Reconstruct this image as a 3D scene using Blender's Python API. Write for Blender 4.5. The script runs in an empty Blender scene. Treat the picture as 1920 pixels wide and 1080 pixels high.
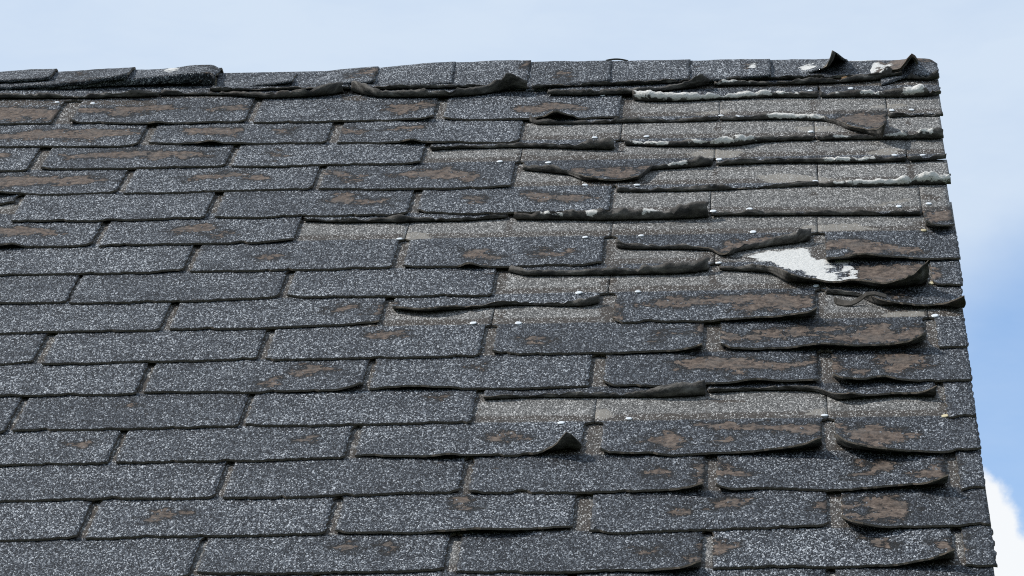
import bpy, math, random
import numpy as np
from mathutils import Matrix, Vector, noise as mnoise

random.seed(7)
rng = np.random.default_rng(7)
S = bpy.context.scene
COL = S.collection

# ------------------------------------------------------------------ camera
# Roof frame: u = along the ridge (right), v = down the slope, n = out of the roof.
PITCH = math.radians(36.0)
RC = np.array([[0.997980175692172, -0.05346875714135737, -0.03430249167596915],
               [-0.015663478430752033, 0.3161910727404328, -0.9485662132728024],
               [-0.061564798130674905, -0.9471875725161373, -0.31471491560159065]])
CP = np.array([0.94051317, 7.52621581, 2.13390497])
FPX = 8176.1777
W, EXPO = 0.333, 0.143                 # tab width and course exposure (m)
Z0 = 1.65 + 7.52621581 * math.sin(PITCH) - 2.13390497 * math.cos(PITCH)

def to_local(u, v, n):
    return Vector((u, -v, n))
ROOF_M = Matrix.Translation((0, 0, Z0)) @ Matrix.Rotation(PITCH, 4, 'X')

cam = bpy.data.cameras.new('camera')
cam.sensor_width = 36.0
cam.lens = FPX / 1920.0 * 36.0
cam.clip_start = 0.1
cam.clip_end = 5000
co = bpy.data.objects.new('camera', cam)
COL.objects.link(co)
rt, dn, fw = [Vector((r[0], -r[1], r[2])) for r in RC]
cm = Matrix((( rt.x, -dn.x, -fw.x, CP[0]), (rt.y, -dn.y, -fw.y, -CP[1]), (rt.z, -dn.z, -fw.z, CP[2]), (0, 0, 0, 1)))
CAM_M = ROOF_M @ cm
co.matrix_world = CAM_M
S.camera = co

# ------------------------------------------------------------------ sun, sky, exposure
sun_roof = Vector((-0.66, 0.42, 0.62)).normalized()        # local x, up slope, out of roof
sun_dir = (ROOF_M.to_3x3() @ sun_roof).normalized()
sd = bpy.data.lights.new('sun', 'SUN')
sd.energy = 4.0
sd.angle = math.radians(0.5)
sd.color = (1.0, 0.955, 0.89)
so = bpy.data.objects.new('sun', sd)
so.rotation_euler = sun_dir.to_track_quat('Z', 'Y').to_euler()
COL.objects.link(so)

S.view_settings.view_transform = 'Standard'
S.view_settings.look = 'None'
S.view_settings.exposure = 0.27
S.view_settings.gamma = 1.0
S.view_settings.use_curve_mapping = False
S.render.engine = 'CYCLES'
S.cycles.use_denoising = False
S.cycles.max_bounces = 6
S.render.filter_size = 1.1
S.cycles.pixel_filter_type = 'BLACKMAN_HARRIS'
S.cycles.filter_width = 1.1

def px_dir(x, y):
    d = Vector(((x - 960) / FPX, -(y - 540) / FPX, -1.0)).normalized()
    return (CAM_M.to_3x3() @ d).normalized()

world = bpy.data.worlds.new('World')
S.world = world
world.use_nodes = True

class NT:
    """small helper round a node tree"""
    def __init__(self, tree):
        self.t = tree
        tree.nodes.clear()
    def n(self, kind, **kw):
        nd = self.t.nodes.new(kind)
        for k, v in kw.items():
            setattr(nd, k, v)
        return nd
    def put(self, sock, val):
        if hasattr(val, 'is_output') or isinstance(val, bpy.types.NodeSocket):
            self.t.links.new(val, sock)
        elif val is not None:
            if isinstance(val, (tuple, list)) and len(val) == 3 and sock.type == 'RGBA':
                val = (*val, 1.0)
            sock.default_value = val
    def math(self, op, a, b=None, c=None, clamp=False):
        nd = self.n('ShaderNodeMath', operation=op, use_clamp=clamp)
        for i, q in enumerate((a, b, c)):
            if q is not None:
                self.put(nd.inputs[i], q)
        return nd.outputs[0]
    def vmath(self, op, a, b=None, out=0):
        nd = self.n('ShaderNodeVectorMath', operation=op)
        self.put(nd.inputs[0], a)
        if b is not None:
            self.put(nd.inputs[1], b)
        return nd.outputs[out]
    def ramp(self, v, a, b, lo=0.0, hi=1.0):
        nd = self.n('ShaderNodeMapRange', interpolation_type='SMOOTHSTEP')
        self.put(nd.inputs[0], v)
        for i, q in zip((1, 2, 3, 4), (a, b, lo, hi)):
            self.put(nd.inputs[i], q)
        return nd.outputs[0]
    def mix(self, f, a, b, kind='RGBA'):
        nd = self.n('ShaderNodeMix', data_type=kind)
        if kind == 'RGBA':
            self.put(nd.inputs[0], f); self.put(nd.inputs[6], a); self.put(nd.inputs[7], b)
            return nd.outputs[2]
        self.put(nd.inputs[0], f); self.put(nd.inputs[2], a); self.put(nd.inputs[3], b)
        return nd.outputs[0]
    def noise(self, vec, scale, detail=3.0, rough=0.55, dist=0.0, out=0):
        nd = self.n('ShaderNodeTexNoise')
        self.put(nd.inputs['Vector'], vec)
        nd.inputs['Scale'].default_value = scale
        nd.inputs['Detail'].default_value = detail
        nd.inputs['Roughness'].default_value = rough
        nd.inputs['Distortion'].default_value = dist
        return nd.outputs[out]
    def cramp(self, v, stops, interp='LINEAR'):
        nd = self.n('ShaderNodeValToRGB')
        nd.color_ramp.interpolation = interp
        el = nd.color_ramp.elements
        while len(el) < len(stops):
            el.new(0.5)
        for e_, (p, c) in zip(el, stops):
            e_.position = p
            e_.color = (*c, 1.0) if len(c) == 3 else c
        self.put(nd.inputs[0], v)
        return nd.outputs[0]

VOFF = (0.0, 0.0, 0.0)
w_ = NT(world.node_tree)
tc = w_.n('ShaderNodeTexCoord')
dirv = tc.outputs['Generated']
sky = w_.n('ShaderNodeTexSky', sky_type='NISHITA')
sky.sun_disc = False
sky.sun_elevation = math.asin(sun_dir.z)
sky.sun_rotation = math.atan2(sun_dir.x, sun_dir.y)
sky.altitude = 200
sky.air_density = 1.0
sky.dust_density = 0.0
sky.ozone_density = 3.0
# thin high cloud veil over most of the sky, a clear blue gap low on the right, cumulus rising in it
w1 = w_.noise(dirv, 14.0, 5.0, 0.6, out=1)
wdir = w_.vmath('ADD', dirv, w_.vmath('MULTIPLY', w_.vmath('SUBTRACT', w1, (0.5, 0.5, 0.5)), (0.013, 0.013, 0.013)))
veil_n = w_.noise(w_.vmath('ADD', wdir, VOFF), 5.0, 4.0, 0.5)
gap_c = px_dir(2060, 780)
gap_d = w_.vmath('DISTANCE', wdir, tuple(gap_c), out=1)
gap = w_.ramp(gap_d, 0.030, 0.058)                       # 0 inside the gap
streak = w_.noise(w_.vmath('MULTIPLY', wdir, (20.0, 20.0, 64.0)), 1.0, 4.0, 0.6)
veil = w_.math('MULTIPLY', w_.ramp(veil_n, 0.13, 0.42, 0.45, 0.96),
               w_.math('MULTIPLY_ADD', gap, 0.82, 0.18))
veil = w_.math('ADD', veil, w_.math('MULTIPLY', w_.math('SUBTRACT', streak, 0.5), 0.42), clamp=True)
sky_c = w_.mix(veil, sky.outputs[0], (3.62, 4.25, 5.06))
# cumulus heads
w2 = w_.noise(dirv, 170.0, 5.0, 0.62, out=1)
cdir = w_.vmath('ADD', dirv, w_.vmath('MULTIPLY', w_.vmath('SUBTRACT', w2, (0.5, 0.5, 0.5)), (0.006, 0.006, 0.006)))
heads = None
for (cx, cy, cr) in ((1760, 1010, 150), (1835, 1150, 165), (1650, 1090, 190), (1500, 1180, 260), (1990, 1230, 170)):
    dd = w_.vmath('DISTANCE', cdir, tuple(px_dir(cx, cy)), out=1)
    m_ = w_.ramp(dd, cr / FPX * 1.10, cr / FPX * 0.90)
    heads = m_ if heads is None else w_.math('MAXIMUM', heads, m_)
low_n = w_.noise(wdir, 3.0, 5.0, 0.55)
sky_c = w_.mix(heads, sky_c, (5.1, 5.25, 5.4))
bg = w_.n('ShaderNodeBackground')
w_.put(bg.inputs[0], sky_c)
bg.inputs[1].default_value = 0.15
wo = w_.n('ShaderNodeOutputWorld')
w_.put(wo.inputs[0], bg.outputs[0])

# ------------------------------------------------------------------ ray helpers: a traced point -> its place on the roof
def ray(x, y):
    d = RC.T @ np.array([(x - 960) / FPX, (y - 540) / FPX, 1.0])
    return d
def on_plane(x, y, n=0.0):
    d = ray(x, y); s = (n - CP[2]) / d[2]; q = CP + s * d
    return q[0], q[1]
def on_ridge(x, y, v):
    d = ray(x, y); s = (v - CP[1]) / d[1]; q = CP + s * d
    return q[0], q[2]

# ------------------------------------------------------------------ materials
def new_mat(name):
    m = bpy.data.materials.new(name)
    m.use_nodes = True
    return m, NT(m.node_tree)

def finish(nt, color, rough, normal=None, spec=0.35):
    b = nt.n('ShaderNodeBsdfPrincipled')
    nt.put(b.inputs['Base Color'], color)
    nt.put(b.inputs['Roughness'], rough)
    nt.put(b.inputs['Specular IOR Level'], spec)
    if normal is not None:
        nt.put(b.inputs['Normal'], normal)
    o = nt.n('ShaderNodeOutputMaterial')
    nt.put(o.inputs[0], b.outputs[0])
    return b

def attr(nt, name, out=2):
    a = nt.n('ShaderNodeAttribute', attribute_name=name)
    return a.outputs[out]

def granule_material():
    m, nt = new_mat('roofing_granules')
    sh = attr(nt, 'sheet', 1)                       # metres on the sheet, plus an offset per piece
    d = attr(nt, 'zone')                            # metres below the top of the exposed part
    bare = attr(nt, 'bare')                         # metres inside a worn patch
    pale = attr(nt, 'pale')
    stain = attr(nt, 'stain')
    lich = attr(nt, 'lichen')
    tone = attr(nt, 'tone')
    # grit: crushed stone, stands proud so it is kept a little long down the slope
    gv = nt.vmath('MULTIPLY', sh, (660.0, 310.0, 660.0))
    gv = nt.vmath('ADD', gv, nt.vmath('MULTIPLY', nt.noise(sh, 220.0, 2.0, 0.5, out=1), (1.6, 1.6, 1.6)))
    vo = nt.n('ShaderNodeTexVoronoi', feature='F1')
    nt.put(vo.inputs['Vector'], gv)
    vo.inputs['Scale'].default_value = 1.0
    vo.inputs['Randomness'].default_value = 1.0
    rnd = nt.n('ShaderNodeSeparateColor')
    nt.put(rnd.inputs[0], vo.outputs['Color'])
    vo2 = nt.n('ShaderNodeTexVoronoi', feature='F1')
    nt.put(vo2.inputs['Vector'], nt.vmath('MULTIPLY', sh, (300.0, 140.0, 300.0)))
    vo2.inputs['Scale'].default_value = 1.0
    rnd2 = nt.n('ShaderNodeSeparateColor')
    nt.put(rnd2.inputs[0], vo2.outputs['Color'])
    r1, r2 = rnd.outputs[0], rnd2.outputs[1]
    rr = nt.math('ADD', nt.math('MULTIPLY', r1, 0.84), nt.math('MULTIPLY', r2, 0.16))
    mott = nt.noise(sh, 14.0, 4.0, 0.6)
    mott2 = nt.noise(nt.vmath('MULTIPLY', sh, (30.0, 55.0, 30.0)), 1.0, 3.0, 0.6)
    shift = nt.math('ADD', nt.math('MULTIPLY', nt.math('SUBTRACT', mott, 0.5), 0.26),
                    nt.math('MULTIPLY', nt.math('SUBTRACT', mott2, 0.5), 0.16))
    shift = nt.math('ADD', shift, tone)
    rr_d = nt.math('ADD', rr, shift)
    dark = nt.cramp(rr_d, [(0.0, (0.0036, 0.0042, 0.0054)), (0.28, (0.0088, 0.0102, 0.013)), (0.46, (0.021, 0.0242, 0.030)),
                           (0.63, (0.045, 0.051, 0.0615)), (0.80, (0.104, 0.116, 0.132)), (0.97, (0.38, 0.40, 0.425))])
    light = nt.cramp(nt.math('ADD', rr, nt.math('MULTIPLY', shift, 0.6)),
                     [(0.0, (0.031, 0.0305, 0.0298)), (0.26, (0.060, 0.059, 0.0573)), (0.50, (0.099, 0.0977, 0.0948)),
                      (0.74, (0.180, 0.178, 0.172)), (0.94, (0.43, 0.425, 0.415))])
    wob = nt.noise(sh, 45.0, 4.0, 0.6)
    dz = nt.math('ADD', d, nt.math('MULTIPLY', nt.math('SUBTRACT', wob, 0.5), 0.012))
    expo = nt.ramp(dz, -0.004, 0.003)
    col = nt.mix(expo, light, dark)
    # adhesive strip just above the exposed part: dirty brown, patchy
    band = nt.math('MULTIPLY', nt.ramp(dz, -0.036, -0.024), nt.ramp(dz, 0.002, -0.004))
    patchy = nt.ramp(nt.noise(nt.vmath('MULTIPLY', sh, (14.0, 40.0, 14.0)), 1.0, 3.0, 0.6), 0.24, 0.44)
    speck = nt.ramp(r1, 0.92, 0.80)
    band = nt.math('MULTIPLY', nt.math('MULTIPLY', band, patchy), nt.math('MULTIPLY_ADD', speck, 0.85, 0.1))
    dirt = nt.mix(nt.noise(sh, 60.0, 3.0), (0.022, 0.0195, 0.0175), (0.060, 0.049, 0.040))
    stw = nt.math('ADD', stain, nt.math('MULTIPLY', nt.math('SUBTRACT', nt.noise(sh, 70.0, 5.0, 0.65), 0.5), 0.034))
    smask = nt.math('MULTIPLY', nt.ramp(stw, -0.001, 0.004), nt.math('MULTIPLY_ADD', speck, 0.9, 0.05))
    col = nt.mix(nt.math('MAXIMUM', band, smask), col, dirt)
    # pale stripped spots on the covered part
    pw = nt.math('ADD', pale, nt.math('MULTIPLY', nt.math('SUBTRACT', nt.noise(sh, 90.0, 5.0, 0.65), 0.5), 0.034))
    pw = nt.math('ADD', pw, 0.003)
    pmask = nt.math('MULTIPLY', nt.ramp(pw, -0.001, 0.004), nt.ramp(r1, 0.93, 0.80))
    col = nt.mix(nt.math('MULTIPLY', pmask, 0.85), col, nt.mix(nt.noise(sh, 120.0, 2.0), (0.15, 0.138, 0.12), (0.24, 0.225, 0.20)))
    # worn patches: the grit layer is gone and brown fibrous felt shows
    fine = nt.noise(nt.vmath('MULTIPLY', sh, (50.0, 42.0, 50.0)), 1.0, 7.0, 0.66)
    fine2 = nt.noise(nt.vmath('MULTIPLY', sh, (13.0, 28.0, 13.0)), 1.0, 3.0, 0.6)
    bw = nt.math('ADD', bare, nt.math('MULTIPLY', nt.math('SUBTRACT', fine, 0.485), 0.110))
    bw = nt.math('ADD', bw, nt.math('MULTIPLY', nt.math('SUBTRACT', fine2, 0.5), 0.034))
    # near-black rim: bare bitumen plus painted-in shadow of the grit layer's broken edge
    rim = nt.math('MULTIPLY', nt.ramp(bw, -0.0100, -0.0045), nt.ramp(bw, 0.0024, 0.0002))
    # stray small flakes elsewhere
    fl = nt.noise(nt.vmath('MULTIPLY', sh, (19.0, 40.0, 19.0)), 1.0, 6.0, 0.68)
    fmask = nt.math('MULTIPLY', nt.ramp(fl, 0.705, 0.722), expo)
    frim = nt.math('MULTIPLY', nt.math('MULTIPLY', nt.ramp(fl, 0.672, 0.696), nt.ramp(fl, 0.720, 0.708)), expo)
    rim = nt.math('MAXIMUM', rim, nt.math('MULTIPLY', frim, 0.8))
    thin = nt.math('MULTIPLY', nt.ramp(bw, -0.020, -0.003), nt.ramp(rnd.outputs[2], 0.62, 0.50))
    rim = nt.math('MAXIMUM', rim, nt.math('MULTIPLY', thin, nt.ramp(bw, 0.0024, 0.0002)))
    left = nt.math('MULTIPLY', nt.ramp(rnd2.outputs[2], 0.90, 0.94), nt.ramp(bw, 0.022, 0.004))
    bmask = nt.math('MAXIMUM', nt.math('MULTIPLY', nt.ramp(bw, -0.0004, 0.0010), nt.math('SUBTRACT', 1.0, left)), fmask)
    fib = nt.noise(nt.vmath('MULTIPLY', sh, (105.0, 92.0, 105.0)), 1.0, 7.0, 0.74)
    felt = nt.cramp(fib, [(0.32, (0.012, 0.010, 0.008)), (0.42, (0.046, 0.034, 0.0265)), (0.51, (0.094, 0.070, 0.055)), (0.63, (0.150, 0.116, 0.092)), (0.79, (0.27, 0.225, 0.186))])
    felt = nt.mix(nt.ramp(nt.noise(sh, 25.0, 3.0), 0.45, 0.7), felt, nt.mix(0.5, felt, (0.072, 0.066, 0.060)))
    col = nt.mix(bmask, col, felt)
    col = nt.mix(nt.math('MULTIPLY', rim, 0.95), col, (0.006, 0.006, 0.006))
    # white crust
    lw = nt.math('ADD', lich, nt.math('MULTIPLY', nt.math('SUBTRACT', nt.noise(sh, 80.0, 7.0, 0.72), 0.47), 0.052))
    lw = nt.math('ADD', lw, nt.math('MULTIPLY', nt.math('SUBTRACT', nt.noise(sh, 20.0, 2.0, 0.5), 0.5), 0.030))
    lmask = nt.ramp(lw, 0.0, 0.0015)
    col = nt.mix(lmask, col, nt.mix(nt.noise(sh, 260.0, 3.0), (0.36, 0.36, 0.35), (0.68, 0.68, 0.66)))
    # relief: grit layer thickness, single grains, felt fibres
    keep = nt.math('SUBTRACT', 1.0, nt.math('MAXIMUM', bmask, nt.math('MULTIPLY', pmask, 0.5)))
    grain = nt.math('MULTIPLY', nt.math('SUBTRACT', 0.8, vo.outputs['Distance']), nt.math('MULTIPLY_ADD', rnd.outputs[2], 0.8, 0.5))
    h = nt.math('MULTIPLY', nt.math('MULTIPLY', keep, nt.math('SUBTRACT', 1.0, lmask)), nt.math('MULTIPLY_ADD', grain, 0.00085, 0.0026))
    h = nt.math('ADD', h, nt.math('MULTIPLY', nt.math('SUBTRACT', 1.0, keep), nt.math('MULTIPLY', fib, 0.0022)))
    h = nt.math('ADD', h, nt.math('MULTIPLY', lmask, nt.math('MULTIPLY_ADD', nt.noise(sh, 160.0, 5.0, 0.7), 0.003, 0.002)))
    bp = nt.n('ShaderNodeBump')
    bp.inputs['Strength'].default_value = 1.0
    bp.inputs['Distance'].default_value = 1.0
    nt.put(bp.inputs['Height'], h)
    finish(nt, col, nt.math('MULTIPLY_ADD', rnd.outputs[1], 0.35, 0.5), bp.outputs[0], 0.16)
    return m

def underside_material():
    m, nt = new_mat('asphalt_felt_underside')
    sh = attr(nt, 'sheet', 1)
    lich = attr(nt, 'lichen')
    n1 = nt.noise(nt.vmath('MULTIPLY', sh, (38.0, 70.0, 38.0)), 1.0, 6.0, 0.66)
    n2 = nt.noise(nt.vmath('MULTIPLY', sh, (18.0, 18.0, 18.0)), 1.0, 3.0, 0.6)
    col = nt.cramp(n1, [(0.28, (0.009, 0.009, 0.009)), (0.42, (0.028, 0.026, 0.024)), (0.53, (0.068, 0.063, 0.057)), (0.65, (0.130, 0.122, 0.112)), (0.82, (0.24, 0.23, 0.215))])
    col = nt.mix(nt.ramp(n2, 0.55, 0.75), col, (0.050, 0.042, 0.035))
    lw = nt.math('ADD', lich, nt.math('MULTIPLY', nt.math('SUBTRACT', nt.noise(sh, 120.0, 6.0, 0.74), 0.49), 0.040))
    lw = nt.math('ADD', lw, nt.math('MULTIPLY', nt.math('SUBTRACT', nt.noise(sh, 38.0, 2.0, 0.5), 0.5), 0.030))
    lm = nt.ramp(lw, 0.0, 0.003)
    col = nt.mix(lm, col, nt.mix(nt.noise(sh, 300.0, 3.0), (0.36, 0.352, 0.335), (0.72, 0.705, 0.675)))
    h = nt.math('ADD', nt.math('MULTIPLY', n1, 0.0028), nt.math('MULTIPLY', nt.noise(sh, 260.0, 3.0, 0.7), 0.0018))
    h = nt.math('ADD', h, nt.math('MULTIPLY', lm, 0.0006))
    bp = nt.n('ShaderNodeBump')
    bp.inputs['Strength'].default_value = 0.9
    bp.inputs['Distance'].default_value = 1.0
    nt.put(bp.inputs['Height'], h)
    finish(nt, col, 0.8, bp.outputs[0], 0.3)
    return m

def edge_material():
    m, nt = new_mat('shingle_cut_edge')
    sh = attr(nt, 'sheet', 1)
    n1 = nt.noise(sh, 90.0, 5.0, 0.65)
    col = nt.cramp(n1, [(0.3, (0.014, 0.012, 0.011)), (0.45, (0.055, 0.047, 0.039)), (0.56, (0.16, 0.137, 0.11)), (0.75, (0.32, 0.28, 0.23))])
    bp = nt.n('ShaderNodeBump')
    bp.inputs['Strength'].default_value = 0.8
    bp.inputs['Distance'].default_value = 1.0
    nt.put(bp.inputs['Height'], nt.math('MULTIPLY', nt.noise(sh, 350.0, 4.0, 0.7), 0.002))
    finish(nt, col, 0.85, bp.outputs[0], 0.2)
    return m

def plain(name, c1, c2, scale, rough=0.7, metal=0.0, bump=0.0):
    m, nt = new_mat(name)
    t = nt.n('ShaderNodeTexCoord').outputs['Object']
    n1 = nt.noise(t, scale, 4.0, 0.6)
    nrm = None
    if bump:
        bp = nt.n('ShaderNodeBump')
        bp.inputs['Strength'].default_value = 0.6
        bp.inputs['Distance'].default_value = bump
        nt.put(bp.inputs['Height'], n1)
        nrm = bp.outputs[0]
    b = finish(nt, nt.mix(n1, c1, c2), rough, nrm)
    b.inputs['Metallic'].default_value = metal
    return m

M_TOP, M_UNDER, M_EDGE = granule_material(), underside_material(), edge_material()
M_NAIL = plain('galvanised_nail', (0.46, 0.49, 0.52), (0.66, 0.69, 0.72), 300.0, 0.45, 0.0)
M_OLDNAIL = plain('stained_nail', (0.40, 0.34, 0.20), (0.55, 0.48, 0.32), 300.0, 0.6, 0.0)
M_DECK = plain('roof_boarding', (0.16, 0.12, 0.08), (0.26, 0.20, 0.14), 30.0, 0.8)
M_WALL = plain('painted_siding', (0.62, 0.61, 0.58), (0.70, 0.69, 0.66), 6.0, 0.6)
M_TRIM = plain('rake_paint', (0.20, 0.21, 0.22), (0.26, 0.27, 0.28), 20.0, 0.6)
M_GRASS = plain('grass', (0.035, 0.06, 0.02), (0.08, 0.11, 0.04), 2.0, 0.9)
M_WOOD = plain('fresh_splinter', (0.38, 0.20, 0.09), (0.55, 0.34, 0.18), 200.0, 0.7)
M_TORN = plain('torn_felt', (0.018, 0.016, 0.014), (0.085, 0.074, 0.062), 120.0, 0.85, 0.0, 0.002)

# ------------------------------------------------------------------ setting: ground
def mesh_obj(name, verts, faces, mats, parent=None, fm=None, smooth=None):
    me = bpy.data.meshes.new(name)
    me.from_pydata(verts, [], faces)
    for m in mats:
        me.materials.append(m)
    if fm is not None:
        me.polygons.foreach_set('material_index', fm)
    if smooth is not None:
        me.polygons.foreach_set('use_smooth', smooth)
    me.update()
    o = bpy.data.objects.new(name, me)
    COL.objects.link(o)
    if parent is not None:
        o.parent = parent
    return o

def box_geo(lo, hi):
    x0, y0, z0 = lo; x1, y1, z1 = hi
    v = [(x0,y0,z0),(x1,y0,z0),(x1,y1,z0),(x0,y1,z0),(x0,y0,z1),(x1,y0,z1),(x1,y1,z1),(x0,y1,z1)]
    f = [(0,3,2,1),(4,5,6,7),(0,1,5,4),(1,2,6,5),(2,3,7,6),(3,0,4,7)]
    return v, f

g = mesh_obj('ground', [(-3000,-3000,0),(3000,-3000,0),(3000,3000,0),(-3000,3000,0)], [(0,1,2,3)], [M_GRASS])
g['kind'] = 'structure'

# ------------------------------------------------------------------ house
VR = -0.155                                   # ridge line (v)
U_L = -1.75                                   # left end built (the roof goes on out of frame)
V_EAVE = 3.43
def u_rake(v):
    return 3.686 * W - 0.0075 * (v + 0.13) * 1.0
house = bpy.data.objects.new('house', None)
COL.objects.link(house)
house['label'] = 'house with a dark grey asphalt shingle roof, its tabs curled and torn toward the rake'
house['category'] = 'house'

cs, sn = math.cos(PITCH), math.sin(PITCH)
y_r, z_r = -VR * cs, Z0 - VR * sn - 0.012
def wpt(u, v, n):
    return tuple(ROOF_M @ to_local(u, v, n))

# roof deck: front slope, in the roof's own frame (part that carries the shingles)
ur = 3.60 * W
dv, df = [], []
for (n0, n1) in ((-0.030, -0.009),):
    dv = [(U_L, -V_EAVE, n0), (ur, -V_EAVE, n0), (ur, -VR + 0.002, n0), (U_L, -VR + 0.002, n0),
          (U_L, -V_EAVE, n1), (ur, -V_EAVE, n1), (ur, -VR + 0.012, n1), (U_L, -VR + 0.012, n1)]
    df = [(0,3,2,1),(4,5,6,7),(0,1,5,4),(1,2,6,5),(2,3,7,6),(3,0,4,7)]
roof = mesh_obj('roof', dv, df, [M_DECK], house)
roof.matrix_local = ROOF_M
# back slope
ca, sa = math.cos(2 * PITCH), math.sin(2 * PITCH)
L = V_EAVE - VR
def back(u, s, n):
    # s metres down the back slope from the ridge, n out of it (roof frame, x, y, z)
    return (u, -VR + s * ca + n * sa, -0.012 - s * sa + n * ca)
bv = [back(U_L, 0.02, -0.035), back(ur, 0.02, -0.035), back(ur, L, -0.035), back(U_L, L, -0.035),
      back(U_L, 0.0, 0.004), back(ur, 0.0, 0.004), back(ur, L, 0.004), back(U_L, L, 0.004)]
bo = mesh_obj('back_roof', bv, [(0,1,2,3),(4,7,6,5),(0,4,5,1),(1,5,6,2),(2,6,7,3),(3,7,4,0)], [M_TRIM], house)
bo.matrix_local = ROOF_M
# gable wall and side walls
z_e = Z0 - (V_EAVE - 0.3) * sn - 0.05
y_f, y_b = -(V_EAVE - 0.3) * cs, y_r * 2 + (V_EAVE - 0.3) * cs
gx = ur - 0.10
zt = z_r - 0.06
gp = [(y_f, 0), (y_b, 0), (y_b, z_e), (y_r, zt), (y_f, z_e)]
gv_ = [(gx - 0.1, a, b) for a, b in gp] + [(gx, a, b) for a, b in gp]
mesh_obj('gable_wall', gv_, [(4,3,2,1,0),(5,6,7,8,9)] + [(i, (i+1) % 5, 5 + (i+1) % 5, 5 + i) for i in range(5)], [M_WALL], house)
v, f = box_geo((U_L, y_f, 0), (gx - 0.103, y_f + 0.1, z_e - 0.01)); mesh_obj('front_wall', v, f, [M_WALL], house)
v, f = box_geo((U_L, y_b - 0.1, 0), (gx - 0.103, y_b, z_e - 0.01)); mesh_obj('back_wall', v, f, [M_WALL], house)
v, f = box_geo((ur - 0.032, -V_EAVE, -0.15), (ur - 0.012, -VR - 0.02, -0.032))
mesh_obj('rake_board', v, f, [M_TRIM], roof)

# ------------------------------------------------------------------ shingles
TS, TP = 0.0032, 0.0049          # sheet thickness, height gained per layer
def R(x, y, H, phi=215.0):       # rolled-up edge: (x, y) is where the roll touches the roof
    return (x, y, H, phi)

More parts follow.
